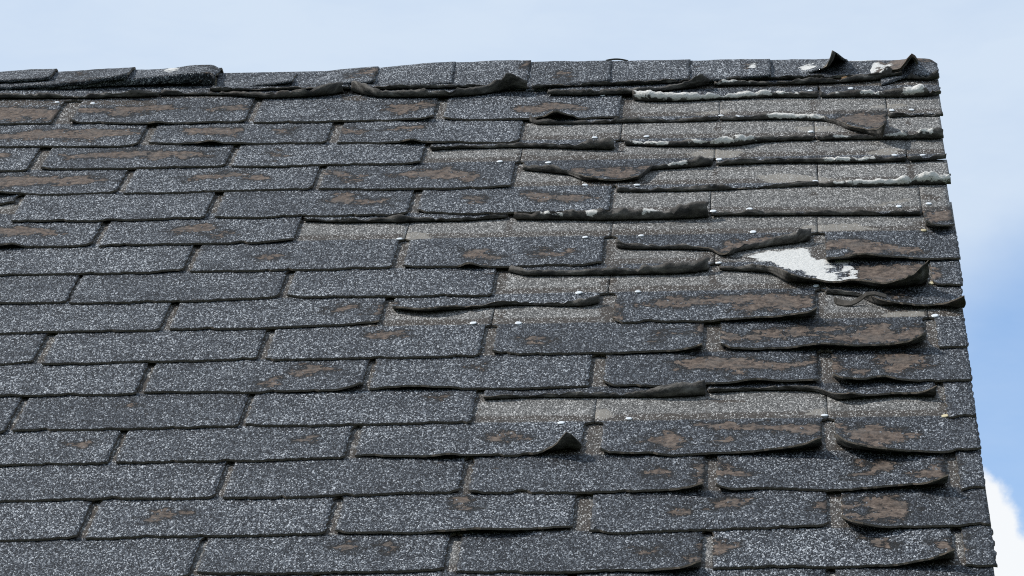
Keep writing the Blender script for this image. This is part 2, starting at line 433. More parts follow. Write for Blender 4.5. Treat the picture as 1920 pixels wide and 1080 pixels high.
# rows[k] = list of tabs (left px, right px, edge control points); a point is (x, y[, lift mm[, angle]])
ROWS = {
-2: [(400, 655, [R(400,172,7,120), R(560,168,7,100), R(655,168,7,100)]),
     (664, 985, [R(664,168,7,90), R(800,166,7,110), R(960,163,7,120)]),
     (1000, 1325, [R(1000,167,9,120), R(1045,164,7,110), R(1200,158,8,100), R(1325,154,8,100)]),
     (1335, 1690, [R(1335,154,8,120), R(1440,149,7,110), R(1600,147,8,130), R(1690,142,9,120)])],
-1: [(None, 297, [R(-80,186,7), R(0,185,8), R(100,184,9), R(180,184,8), R(215,182,7,120), R(245,182,14,130), R(297,181,8)]),
     (305, 640, [R(305,179,7), R(400,178,7), R(480,182,9), R(500,184,11), R(580,181,15), R(625,176,20), R(640,173,18)]),
     (662, 988, [R(664,172,21), R(690,178,17), R(720,182,14), R(830,181,14), R(900,177,17), R(930,172,22,150), R(958,166,39,112), R(985,167,20,112)]),
     (1029, 1332, [R(1030,177,10), R(1100,178,10), R(1185,176,10), R(1240,171,9), R(1290,165,18,140), R(1317,160,26,115), R(1332,157,12,115)]),
     (1340, 1684, [R(1340,160,9), R(1440,159,8), R(1560,155,8), R(1625,151,12), R(1645,149,19,160), R(1662,146,25,150), R(1676,144,14), R(1684,143,8)]),
     (1692, 'rake', [R(1692,147,8), R(1708,148,13,150), R(1740,149,9,150), R(1760,147,14,170)])],
0: [(None, 100, [(-200,238),(-100,236),(0,234),(90,233),(100,231,2)]),
    (135, 462, [(135,227,6),(152,233),(270,233,1),(292,230,4),(330,233,1),(440,230),(462,226,4)]),
    (478, 813, [(478,231),(600,230),(720,227),(785,224,3),(813,217,8)]),
    (833, 1162, [(833,222,2),(850,225),(900,226),(990,225),(1015,221,5),(1042,210,15,28),(1070,217,7),(1090,224),(1162,221,1)]),
    (1187, 1534, [R(1187,187,19,240), R(1215,189,18,240), R(1270,189,15), R(1350,186,13), R(1440,182,11), R(1534,182,10)]),
    (1538, 'rake', [R(1538,182,9), R(1600,181,11), R(1660,181,15), R(1700,181,18), R(1730,180,18), R(1748,179,14,130), R(1762,176,12,90)])],
1: [(None, 262, [(-80,279),(0,277),(240,275),(262,268,4)]),
    (283, 614, [(283,270),(330,271),(362,269,3),(395,264,8),(430,270,2),(480,271),(600,269),(614,266,3)]),
    (635, 975, [(635,269),(705,270),(745,268,2),(772,263,7),(800,268,1),(900,269),(960,269),(975,262,3)]),
    (994, 1346, [R(995,228,10), R(1010,233,8), R(1100,232,7), R(1170,230,8), R(1260,229,7), R(1346,226,8)]),
    (1352, 1664, [R(1352,226,8), R(1400,225,8), R(1440,224,12), R(1500,225,13), R(1545,227,12,180), R(1568,232,9,110), (1590,237,8,45), (1615,241,10,50), (1640,243,16,60), (1656,235,28,80), (1664,222,32,95)]),
    (1668, 'rake', [R(1668,220,8), R(1690,218,11), R(1702,216,7), R(1730,216,8), R(1764,215,12)])],
2: [(None, 55, [(-60,324),(0,322),(45,321),(55,317,3)]),
    (80, 425, [(80,316,2),(100,319),(250,317),(415,313),(425,308,4)]),
    (438, 790, [(438,313),(480,314),(640,310),(760,308),(790,304,3)]),
    (808, 1152, [R(808,281,6,120), R(870,278,7,120), R(960,276,7), R(1035,277,8), R(1085,279,13), R(1152,279,18,200)]),
    (1172, 1524, [R(1172,271,9), R(1235,274,9), R(1290,274,12), R(1340,273,17), R(1385,272,18), R(1417,267,13), R(1450,265,9), R(1524,260,8)]),
    (1532, 'rake', [R(1532,262,8), R(1600,261,10), R(1680,259,12), R(1740,256,17), R(1772,251,20)])],
3: [(None, 222, [(-110,367),(-60,361,6),(-20,358,9,30),(12,363,5),(35,366),(100,366),(200,363),(222,357,4)]),
    (236, 588, [(236,365),(350,362),(480,358),(575,356),(588,351,3)]),
    (601, 959, [(601,356),(772,356),(900,354),(959,350,1)]),
    (982, 1336, [R(982,318,11), R(1030,323,10), R(1065,327,8,120), (1100,333,8,60), (1155,340,3,15), (1195,330,8,60), R(1225,317,9,130), R(1260,315,13), R(1308,311,18), R(1336,309,8)]),
    (1344, 1700, [R(1344,309,8), R(1440,305,9), R(1565,304,9), R(1640,303,8), R(1700,301,8)]),
    (1703, 'rake', [R(1703,301,7), R(1740,300,9), R(1765,298,13), R(1783,296,14)])],
4: [(None, 28, [(-60,386),(0,384),(20,382),(28,379,3)]),
    (26, 388, [(26,416),(200,415),(380,410),(388,405,2)]),
    (406, 766, [(406,409),(470,409),(530,408),(740,404),(766,400,2)]),
    (784, 1143, [(784,396,3),(800,400),(880,402),(970,401),(1143,396)]),
    (1157, 1533, [R(1157,359,8), R(1200,360,8), R(1330,357,8), R(1440,352,8), R(1533,348,7)]),
    (1536, 'rake', [R(1536,349,8), R(1615,349,12), R(1690,347,17), R(1750,342,20), R(1784,337,19)])],
5: [(None, 175, [(-60,460,9),(-10,463,4),(22,459,6),(50,464),(160,462),(175,456,4)]),
    (190, 553, [(190,462),(350,459),(480,456),(553,449,3)]),
    (572, 950, [R(572,414,6,120), R(650,417,7,140), R(730,416,8), R(748,417,14), R(775,415,8), R(850,414,7,140), R(950,408,6,120)]),
    (966, 1328, [R(967,410,12), R(1000,411,14), R(1050,411,15), R(1147,412,18), R(1240,410,20), R(1328,406,25,240)]),
    (1335, 1726, [R(1335,405,7,140), R(1440,400,8), R(1540,400,8), R(1640,396,7), R(1690,392,8,120), R(1726,394,8,120)]),
    (1733, 'rake', [(1733,414,15,42), (1750,423,11,30), (1775,425,7,20), (1797,424,4)])],
6: [(None, 347, [(-60,519),(0,517),(217,514),(277,513),(335,508,1),(347,504,3)]),
    (362, 737, [(362,510),(480,509),(640,506),(725,503),(737,500,2)]),
    (758, 1129, [(758,500,2),(780,502),(850,502),(882,495,8),(912,502,1),(960,502),(1090,498),(1129,493,1)]),
    (1156, 1521, [R(1156,463,14,150), R(1172,466,9), R(1250,467,8), R(1325,469,7,120), (1347,477,3,20), (1365,474,6,50), R(1385,471,10,120), R(1440,462,13), R(1490,455,21), R(1521,450,15)]),
    (1549, 'rake', [(1549,486,6),(1580,483,7),(1612,478,11),(1680,483,5),(1740,487,2),(1802,487)])],
7: [(None, 128, [(-60,572),(0,570),(80,569),(128,568)]),
    (134, 525, [(134,570),(300,567),(480,561),(510,558),(525,554,3)]),
    (541, 923, [(541,556),(570,559),(750,557),(917,556),(923,552,1)]),
    (956, 1329, [R(957,509,10), R(990,516,9), R(1147,515,11), R(1230,513,15), R(1300,510,19), R(1329,505,24)]),
    (1350, 1738, [R(1350,506,11), R(1400,508,12,160), R(1440,511,12,120), (1480,516,14,60), (1520,523,9,40), (1556,530,6,25), (1600,525,11,40), (1650,532,11,40), (1690,526,16,50), (1718,512,25,65), (1738,494,34,80)]),
    (1748, 'rake', [(1748,529,4),(1760,535,2),(1812,537)])],
8: [(None, 303, [(-60,630),(0,627),(290,621),(303,618,1)]),
    (321, 713, [(321,620),(480,617),(640,611),(690,608,2),(713,602,5)]),
    (737, 1123, [(737,577,6),(795,579,9,40),(855,575,7,60),R(960,572,7,120),R(1060,573,8,140),R(1095,573,12),R(1123,568,15)]),
    (1151, 1530, [(1151,600,3),(1166,607),(1300,604),(1400,598,4),(1470,592,8),(1512,587,12),(1530,579,16)]),
    (1548, 'rake', [R(1548,549,10), R(1610,555,10,160), (1650,563,9,60), (1690,570,6,30), (1727,574,4,20), (1760,572,6,35), (1785,566,12,55), (1808,556,20,80)])],
9: [(None, 66, [(-60,687),(0,685),(58,680),(66,676,3)]),
    (84, 484, [(84,684),(280,680),(476,675),(484,672,2)]),
    (502, 901, [(502,673),(520,676),(700,673),(893,669),(901,665,1)]),
    (925, 1318, [(925,659,4),(945,666),(1120,664),(1250,660,2),(1290,655,5),(1318,645,11)]),
    (1351, 1734, [(1351,646,6),(1378,655,3),(1440,655,2),(1500,651,5),(1547,645,9),(1590,648,8),(1660,648,7),(1700,642,11),(1734,626,19,45)]),
    (1759, 'rake', [(1759,655),(1823,652)])],
10: [(None, 258, [(-60,746),(0,744),(250,741),(258,738,1)]),
     (274, 681, [(274,737),(480,737),(620,733,1),(655,727,5),(681,717,9)]),
     (695, 1104, [(695,731),(800,726,4),(830,727,3),(870,730),(960,730),(1104,726)]),
     (1132, 1534, [(1132,716,5),(1152,725,1),(1260,726),(1340,721,2),(1422,712,6),(1470,716,3),(1534,713,4)]),
     (1562, 'rake', [(1562,703,11),(1580,710,10),(1620,712,6),(1657,706,9),(1690,713,5),(1750,716),(1827,714)])],
11: [(None, 14, [(-60,815),(0,812),(14,808,2)]),
     (29, 450, [(29,809),(240,806),(440,801),(450,797,2)]),
     (463, 885, [(463,797),(490,800),(700,797),(878,794),(885,791,1)]),
     (908, 1323, [R(908,748,7,90), R(1000,745,7,110), R(1120,744,8,160), R(1220,744,12), R(1290,742,20), R(1323,739,27)]),
     (1328, 1754, [R(1328,735,7,110), R(1440,731,7,120), R(1527,733,8,120), (1575,739,9,80), (1635,741,5,30), (1700,739,5,30), (1735,734,9,55), (1754,726,15,80)]),
     (1776, 'rake', [(1776,785),(1839,782)])],
12: [(None, 206, [(-60,876),(0,874),(195,870),(206,867)]),
     (220, 648, [(220,869),(480,865),(640,860),(648,857,1)]),
     (668, 1091, [(668,856),(730,857,2),(780,857,1),(842,853,6),(892,856,1),(960,856),(1000,853,3,20),(1030,841,9,40),(1045,830,18,62),(1062,812,29,80),(1076,823,21,76),(1091,836,10,65)]),
     (1127, 1541, [(1127,843,6),(1142,850,3),(1210,851,3),(1272,856),(1360,851,2),(1440,845,5),(1495,837,9),(1541,822,18)]),
     (1567, 'rake', [(1567,816,17),(1592,831,14),(1665,843,10),(1765,849,3),(1852,840)])],
13: [(None, 405, [(-60,943),(0,941),(395,935),(405,932,1)]),
     (422, 862, [(422,935),(480,935),(700,929),(840,924),(862,919,3)]),
     (880, 1320, [(880,923,2),(915,926),(1120,925),(1240,921,2),(1290,916,6),(1320,907,12)]),
     (1344, 1775, [(1344,910,7),(1376,919,3),(1440,917),(1540,921),(1650,915,4),(1735,906,9),(1775,893,18)]),
     (1800, 'rake', [(1800,920),(1857,916)])],
14: [(None, 148, [(-60,1019),(0,1016),(120,1012),(148,1005,4)]),
     (165, 612, [(165,1012),(300,1008),(480,1006),(600,1002),(612,999,1)]),
     (631, 1074, [(631,996,3),(655,1001,1),(780,1001),(850,996,5),(905,992,7),(960,995,5),(1074,989,2)]),
     (1107, 1551, [(1107,999,1),(1150,1002),(1310,996),(1440,992),(1540,987,1),(1551,984,2)]),
     (1580, 'rake', [(1580,969,12),(1612,981,11),(1665,989,5),(1715,990,1),(1862,986)])],
15: [(None, 356, [(-60,1094),(0,1092),(340,1085),(356,1081,2)]),
     (373, 833, [(373,1074),(480,1078),(700,1074),(820,1071),(833,1068,2)]),
     (857, 1315, [(857,1073),(960,1075),(1200,1072,1),(1272,1065,7),(1315,1053,15)]),
     (1336, 1788, [(1336,1067),(1440,1065),(1600,1064),(1665,1062,2),(1740,1050,8),(1788,1032,19)]),
     (1811, 'rake', [(1811,1065),(1864,1062)])],
}

# worn patches where brown felt shows, by row, as outlines
BARE = {
-1: [], 0: [[(-60,203),(60,203),(100,207),(125,207),(112,218),(104,228),(60,224),(45,220),(40,228),(-60,226)],
    [(140,203),(200,205),(290,199),(340,203),(300,209),(255,213),(210,219),(205,213),(170,211),(140,213)],
    [(400,203),(455,198),(455,203),(420,208),(392,207)],
    [(728,199),(810,192),(814,201),(775,205),(760,217),(745,217),(735,207)],
    [(1040,193),(1085,201),(1088,209),(1060,206),(1030,206),(1000,216),(960,207),(1000,199)]],
1: [[(1566,228),(1600,232),(1640,241),(1664,232),(1662,213),(1620,211),(1590,214)], [(-40,258),(60,247),(120,243),(125,250),(110,257),(140,252),(165,243),(245,245),(255,250),(235,254),(190,259),(170,266),(150,263),(90,261),(30,264),(-40,263)],
    [(345,243),(420,239),(450,245),(440,256),(410,256),(360,253)], [(642,240),(678,247),(676,254),(655,250)],
    [(515,244),(545,242),(540,250),(518,251)], [(715,243),(790,236),(797,241),(740,246)]],
2: [[(130,293),(175,290),(172,297),(135,298)], [(180,291),(225,282),(280,286),(385,287),(390,294),(345,300),(320,295),(290,301),(270,293),(215,298)],
    [(503,288),(531,287),(531,294),(508,293)], [(-20,290),(12,290),(8,297),(-20,297)]],
3: [[(-40,333),(50,331),(155,332),(205,340),(180,344),(130,349),(90,346),(30,351),(20,356),(-40,351)],
    [(345,333),(400,327),(460,321),(465,326),(400,336),(350,339)], [(440,337),(480,330),(505,332),(500,341),(480,342)],
    [(600,324),(655,324),(655,331),(605,330)], [(730,331),(800,318),(840,315),(850,321),(895,328),(902,339),(880,341),(830,335),(770,334)],
    [(640,336),(675,333),(670,341),(645,342)], [(1075,322),(1230,312),(1205,322),(1160,336),(1120,332)]],
4: [[(612,377),(640,364),(660,366),(655,373),(645,379),(735,376),(720,383),(690,383),(625,381)], [(880,373),(908,370),(902,379),(883,380)],
    [(1000,373),(1040,367),(1080,367),(1105,370),(1100,376),(1060,380),(1030,377),(1005,382)], [(990,361),(1012,361),(1006,370),(988,368)]],
5: [[(-40,428),(50,427),(80,430),(110,437),(105,443),(70,441),(50,441),(-40,444)], [(315,433),(370,422),(402,422),(394,431),(350,439)],
    [(383,442),(425,438),(407,446)], [(1738,397),(1800,395),(1800,416),(1745,417)]],
6: [[(488,480),(530,480),(526,487),(493,487)], [(870,472),(902,472),(917,482),(940,486),(925,493),(903,485),(878,482)],
    [(1000,475),(1020,466),(1035,471),(1045,475),(1065,469),(1078,475),(1060,480),(1008,479)],
    [(1353,462),(1365,453),(1395,451),(1440,446),(1430,459),(1390,467),(1360,474)],
    [(1546,451),(1600,447),(1625,450),(1650,458),(1690,462),(1728,469),(1732,477),(1690,478),(1660,472),(1640,479),(1600,482),(1588,471),(1558,467)]],
7: [[(1600,504),(1640,499),(1720,498),(1735,505),(1715,520),(1690,535),(1650,540),(1620,530),(1600,520)], [(1750,505),(1766,515),(1750,523)]],
8: [[(622,578),(660,571),(668,576),(640,584),(612,584)], [(698,580),(714,573),(712,588),(702,590)],
    [(1202,574),(1240,565),(1300,560),(1360,553),(1440,550),(1528,556),(1528,574),(1495,579),(1460,585),(1440,582),(1430,579),(1400,590),(1370,581),(1410,571),(1400,567),(1330,571),(1260,576)],
    [(1253,557),(1285,556),(1287,562),(1260,564)], [(1145,558),(1156,575),(1152,602),(1143,602)], [(1685,550),(1700,550),(1695,560)]],
9: [[(686,625),(750,622),(757,628),(710,633)], [(978,637),(1000,636),(1042,641),(1010,646),(988,642)],
    [(1222,629),(1265,621),(1270,627),(1240,638),(1228,642)], [(1288,621),(1326,611),(1322,626),(1300,630)],
    [(1440,621),(1497,616),(1565,611),(1590,614),(1560,621),(1510,628),(1465,634),(1440,634),(1415,640),(1370,642),(1350,622),(1385,634),(1415,622)],
    [(1588,632),(1615,617),(1640,610),(1665,610),(1675,621),(1690,625),(1705,611),(1730,608),(1732,626),(1715,640),(1665,645),(1615,643),(1547,641)]],
10: [[(547,701),(580,687),(600,685),(618,692),(596,700),(570,707)], [(488,723),(530,711),(520,722),(495,726)], [(893,685),(907,683),(900,692)],
    [(1266,683),(1300,672),(1350,669),(1390,667),(1410,678),(1440,680),(1478,685),(1482,691),(1450,694),(1395,689),(1390,702),(1362,706),(1378,693),(1340,692),(1290,697),(1278,692)],
    [(1498,679),(1532,667),(1527,682),(1505,686)],
    [(1637,666),(1710,664),(1738,678),(1733,686),(1690,692),(1687,702),(1670,707),(1658,702),(1663,691),(1653,681)], [(1598,700),(1627,699),(1620,706)],
    [(1552,660),(1564,680),(1566,702),(1554,692)]],
11: [[(240,760),(256,757),(250,765)], [(815,745),(830,742),(826,750)]],
12: [[(127,836),(162,829),(152,840)], [(560,825),(592,821),(580,832)], [(902,823),(930,812),(960,814),(988,817),(982,825),(940,826),(912,829)],
    [(1202,829),(1240,820),(1255,807),(1288,832),(1272,842),(1243,847),(1240,836)],
    [(1307,796),(1380,794),(1440,796),(1500,799),(1535,796),(1540,813),(1528,822),(1500,817),(1440,807),(1400,812),(1358,805)],
    [(1343,824),(1375,819),(1372,830),(1350,831)],
    [(1567,797),(1600,802),(1640,795),(1660,803),(1695,806),(1711,820),(1692,824),(1665,832),(1647,842),(1620,842),(1603,830),(1588,818),(1570,814)]],
13: [[(1217,888),(1235,879),(1258,885),(1252,892),(1223,895)], [(1308,875),(1322,866),(1320,907),(1310,902)],
    [(1340,866),(1367,877),(1388,890),(1404,894),(1360,896),(1343,887)], [(1612,867),(1683,867),(1677,878),(1650,884),(1630,892),(1596,896),(1618,886),(1638,881),(1628,874)],
    [(1705,889),(1760,875),(1775,863),(1775,897),(1745,893)], [(1770,1000),(1771,1000),(1770,1001)]],
14: [[(274,973),(290,959),(338,961),(318,972),(280,977)], [(853,937),(878,932),(873,954),(855,952)],
    [(1335,956),(1360,934),(1403,936),(1398,947),(1365,950)], [(1267,959),(1290,952),(1291,962),(1270,964)], [(1538,945),(1556,938),(1554,962),(1540,957)],
    [(1601,945),(1640,934),(1665,932),(1692,939),(1708,957),(1697,970),(1660,978),(1608,978),(1596,969),(1628,968),(1648,955),(1638,946)],
    [(1570,930),(1585,950),(1584,972),(1574,962)]],
15: [[(1197,1034),(1230,1031),(1242,1038),(1210,1041)], [(1298,1050),(1320,1028),(1318,1057)], [(1335,1013),(1382,1020),(1345,1042)],
    [(1627,1007),(1665,1014),(1673,1027),(1640,1016)], [(1752,1020),(1792,1013),(1787,1037),(1773,1040)], [(633,1024),(660,1019),(668,1029),(645,1032)], [(713,1021),(732,1019),(730,1032)]],
}
# pale stripped spots on the covered part of a course
PALE = {1: [[(1298,213),(1350,204),(1375,201),(1362,211)], [(1622,196),(1705,190),(1692,199),(1635,201)]],
2: [[(1488,235),(1560,234),(1572,246),(1500,245)]],
3: [[(1288,286),(1320,277),(1395,281),(1378,294),(1318,296)], [(1628,284),(1660,274),(1694,277),(1672,289),(1633,289)]],
4: [[(1415,326),(1470,321),(1540,329),(1605,339),(1440,340)]],
5: [[(1632,383),(1700,371),(1720,372),(1650,386)]],
6: [[(1510,420),(1600,416),(1645,428),(1498,434)], [(752,438),(780,432),(803,437),(803,447),(758,449)]],
9: [[(1655,585),(1735,578),(1735,590),(1660,593)]],
12: [[(1112,768),(1140,764),(1145,780),(1118,786)], [(1500,771),(1558,761),(1553,777),(1508,776)]]}
STAIN = {1: [[(1517,183),(1531,183),(1534,209),(1519,209)], [(1000,199),(1090,201),(1085,212),(1010,213)]],
2: [[(1337,229),(1353,229),(1351,243),(1337,241)], [(1695,220),(1711,220),(1708,236),(1696,235)], [(1120,247),(1170,245),(1165,258),(1118,258)]],
3: [[(1515,262),(1531,264),(1536,281),(1519,279)], [(965,282),(1012,290),(1010,300),(968,298)]], 4: [[(1333,313),(1349,313),(1347,323),(1334,323)], [(1698,301),(1714,301),(1719,331),(1700,331)], [(1098,337),(1150,336),(1150,348),(1100,347)]],
5: [[(1519,354),(1532,355),(1534,371),(1519,371)], [(1715,359),(1762,363),(1768,377),(1730,373)]],
6: [[(1146,426),(1192,424),(1190,435),(1145,438)], [(1106,432),(1142,429),(1142,443),(1106,442)], [(1715,408),(1740,412),(1738,425),(1710,425)]],
7: [[(1512,463),(1545,466),(1562,474),(1558,486),(1540,489),(1520,482)], [(1313,469),(1342,472),(1338,487),(1313,484)], [(1140,488),(1165,486),(1168,500),(1140,502)]], 8: [[(1128,519),(1157,517),(1163,532),(1128,536)]],
9: [[(903,584),(922,578),(920,607),(898,607)], [(925,582),(950,579),(947,594),(925,594)], [(1665,570),(1740,578),(1735,592),(1660,590)]], 12: [[(1330,742),(1400,745),(1390,752),(1330,752)]],
0: [[(-40,187),(300,186),(290,197),(-40,198)], [(640,178),(680,178),(690,187),(640,188)]]}
# white crust on rolled edges, by row, as px ranges with strength
CRUST = {-1: [(1350,1410,.5),(1640,1670,.3)], 0: [(1192,1445,1.0),(1450,1500,.5),(1560,1580,.2),(1612,1652,.9),(1694,1732,1.0)],
1: [(1441,1546,1.0),(1585,1625,.3)], 2: [(1182,1255,.9),(1292,1330,.8),(1335,1375,.9),(1380,1416,1.0),(1560,1600,.5),(1630,1700,.55),(1710,1760,.5)],
3: [(1250,1290,.6),(1548,1594,.9),(1600,1642,.8)], 4: [(1555,1600,.5),(1600,1785,1.0)], 5: [(1010,1060,.2),(1095,1140,.3),(1205,1235,.6)], 7: []}
LICHEN_TOP = {7: [[(1404,477),(1440,468),(1510,464),(1516,474),(1535,486),(1560,482),(1580,485),(1606,513),(1596,528),(1570,534),(1556,540),(1543,530),(1500,510),(1450,494)]]}
HOLES = [[(1549,487),(1572,483),(1570,497),(1552,497)], [(1554,504),(1580,495),(1573,509),(1556,512)], [(1570,516),(1590,507),(1600,519),(1582,530),(1566,528)]]

def row_parity(k):
    return 0.0 if k % 2 == 0 else 0.5

# bottom line of every course, fitted through its flush edges
VB = {}
for k, tabs in ROWS.items():
    us, vs = [], []
    for (_, _, pts) in tabs:
        for p in pts:
            if len(p) == 2:
                uu, vv = on_plane(p[0], p[1], 0.003)
                us.append(uu); vs.append(vv)
    if len(us) >= 4 and max(us) - min(us) > 0.6:
        a, b = np.polyfit(us, vs, 1)
        # gently pull to the nominal course line
        VB[k] = (a * 0.7, b + a * 0.3 * np.mean(us))
    else:
        VB[k] = (0.0, (k + 1) * EXPO)
def vb(k, u):
    if k in VB:
        a, b = VB[k]
        return a * u + b
    return (k + 1) * EXPO + 0.0 * u

def n_top(k, u, v):
    return TP * (2.0 - (vb(k, u) - v) / EXPO)

def pchip(x, xs, ys):
    xs, ys = np.asarray(xs, float), np.asarray(ys, float)
    if len(xs) == 1:
        return np.full_like(x, ys[0])
    h = np.diff(xs); dl = np.diff(ys) / h
    m = np.zeros(len(xs))
    for i in range(1, len(xs) - 1):
        if dl[i-1] * dl[i] > 0:
            w1, w2 = 2*h[i] + h[i-1], h[i] + 2*h[i-1]
            m[i] = (w1 + w2) / (w1 / dl[i-1] + w2 / dl[i])
    m[0], m[-1] = dl[0], dl[-1]
    x = np.clip(x, xs[0], xs[-1])
    i = np.clip(np.searchsorted(xs, x, 'right') - 1, 0, len(xs) - 2)
    t = (x - xs[i]) / h[i]
    return ((2*t**3 - 3*t**2 + 1) * ys[i] + (t**3 - 2*t**2 + t) * h[i] * m[i]
            + (-2*t**3 + 3*t**2) * ys[i+1] + (t**3 - t**2) * h[i] * m[i+1])

def poly_sdf(P, poly):
    """metres inside (+) or outside (-) a polygon"""
    Q = np.asarray(poly)
    A, B = Q, np.roll(Q, -1, axis=0)
    best = np.full(len(P), 1e9); inside = np.zeros(len(P), bool)
    for a, b in zip(A, B):
        ab = b - a
        t = np.clip(((P - a) @ ab) / max(ab @ ab, 1e-12), 0, 1)
        dd = np.hypot(*(P - (a + t[:, None] * ab)).T)
        best = np.minimum(best, dd)
        cond = (a[1] > P[:, 1]) != (b[1] > P[:, 1])
        with np.errstate(divide='ignore', invalid='ignore'):
            xi = (b[0] - a[0]) * (P[:, 1] - a[1]) / (b[1] - a[1]) + a[0]
        inside ^= cond & (P[:, 0] < xi)
    return np.where(inside, best, -best)

def wob1(x, seed, f, amp):
    x = np.asarray(x, float)
    out = np.zeros_like(x)
    r = np.random.default_rng(int(seed) + 991)
    for o in range(4):
        ph = r.uniform(0, 6.28, 3); fr = f * (1.9 ** o) * r.uniform(.8, 1.2, 3)
        for p_, q_ in zip(ph, fr):
            out += np.sin(x * q_ * 6.283 + p_) * amp / (1.6 ** o) / 3
    return out

def add_attr(me, name, data, kind='FLOAT'):
    a = me.attributes.new(name, kind, 'POINT')
    a.data.foreach_set('vector' if kind == 'FLOAT_VECTOR' else 'value', np.ascontiguousarray(data, dtype=np.float32).ravel())

def sheet_object(name, top, bot, parent, attrs_top, attrs_bot, mats):
    """two (nv, nu, 3) grids closed by a rim: one piece of roofing felt"""
    nv, nu, _ = top.shape
    org = top.reshape(-1, 3).mean(axis=0)
    V = np.concatenate([top.reshape(-1, 3), bot.reshape(-1, 3)]) - org
    off = nv * nu
    idx = np.arange(nv * nu).reshape(nv, nu)
    q = np.stack([idx[:-1, :-1], idx[1:, :-1], idx[1:, 1:], idx[:-1, 1:]], -1).reshape(-1, 4)
    qb = q[:, ::-1] + off
    ring = np.concatenate([idx[0, :], idx[1:, -1], idx[-1, -2::-1], idx[-2:0:-1, 0]])
    rn = np.roll(ring, -1)
    rim = np.stack([ring, rn, rn + off, ring + off], -1)
    F = np.concatenate([q, qb, rim])
    fm = np.concatenate([np.zeros(len(q)), np.ones(len(qb)), np.full(len(rim), 2)]).astype(np.int32)
    sm = np.concatenate([np.ones(len(q)), np.ones(len(qb)), np.zeros(len(rim))]).astype(bool)
    o = mesh_obj(name, V.tolist(), F.tolist(), mats, parent, fm, sm)
    o.location = tuple(org)
    for nm in attrs_top:
        kind = 'FLOAT_VECTOR' if nm == 'sheet' else 'FLOAT'
        add_attr(o.data, nm, np.concatenate([attrs_top[nm], attrs_bot[nm]]), kind)
    return o

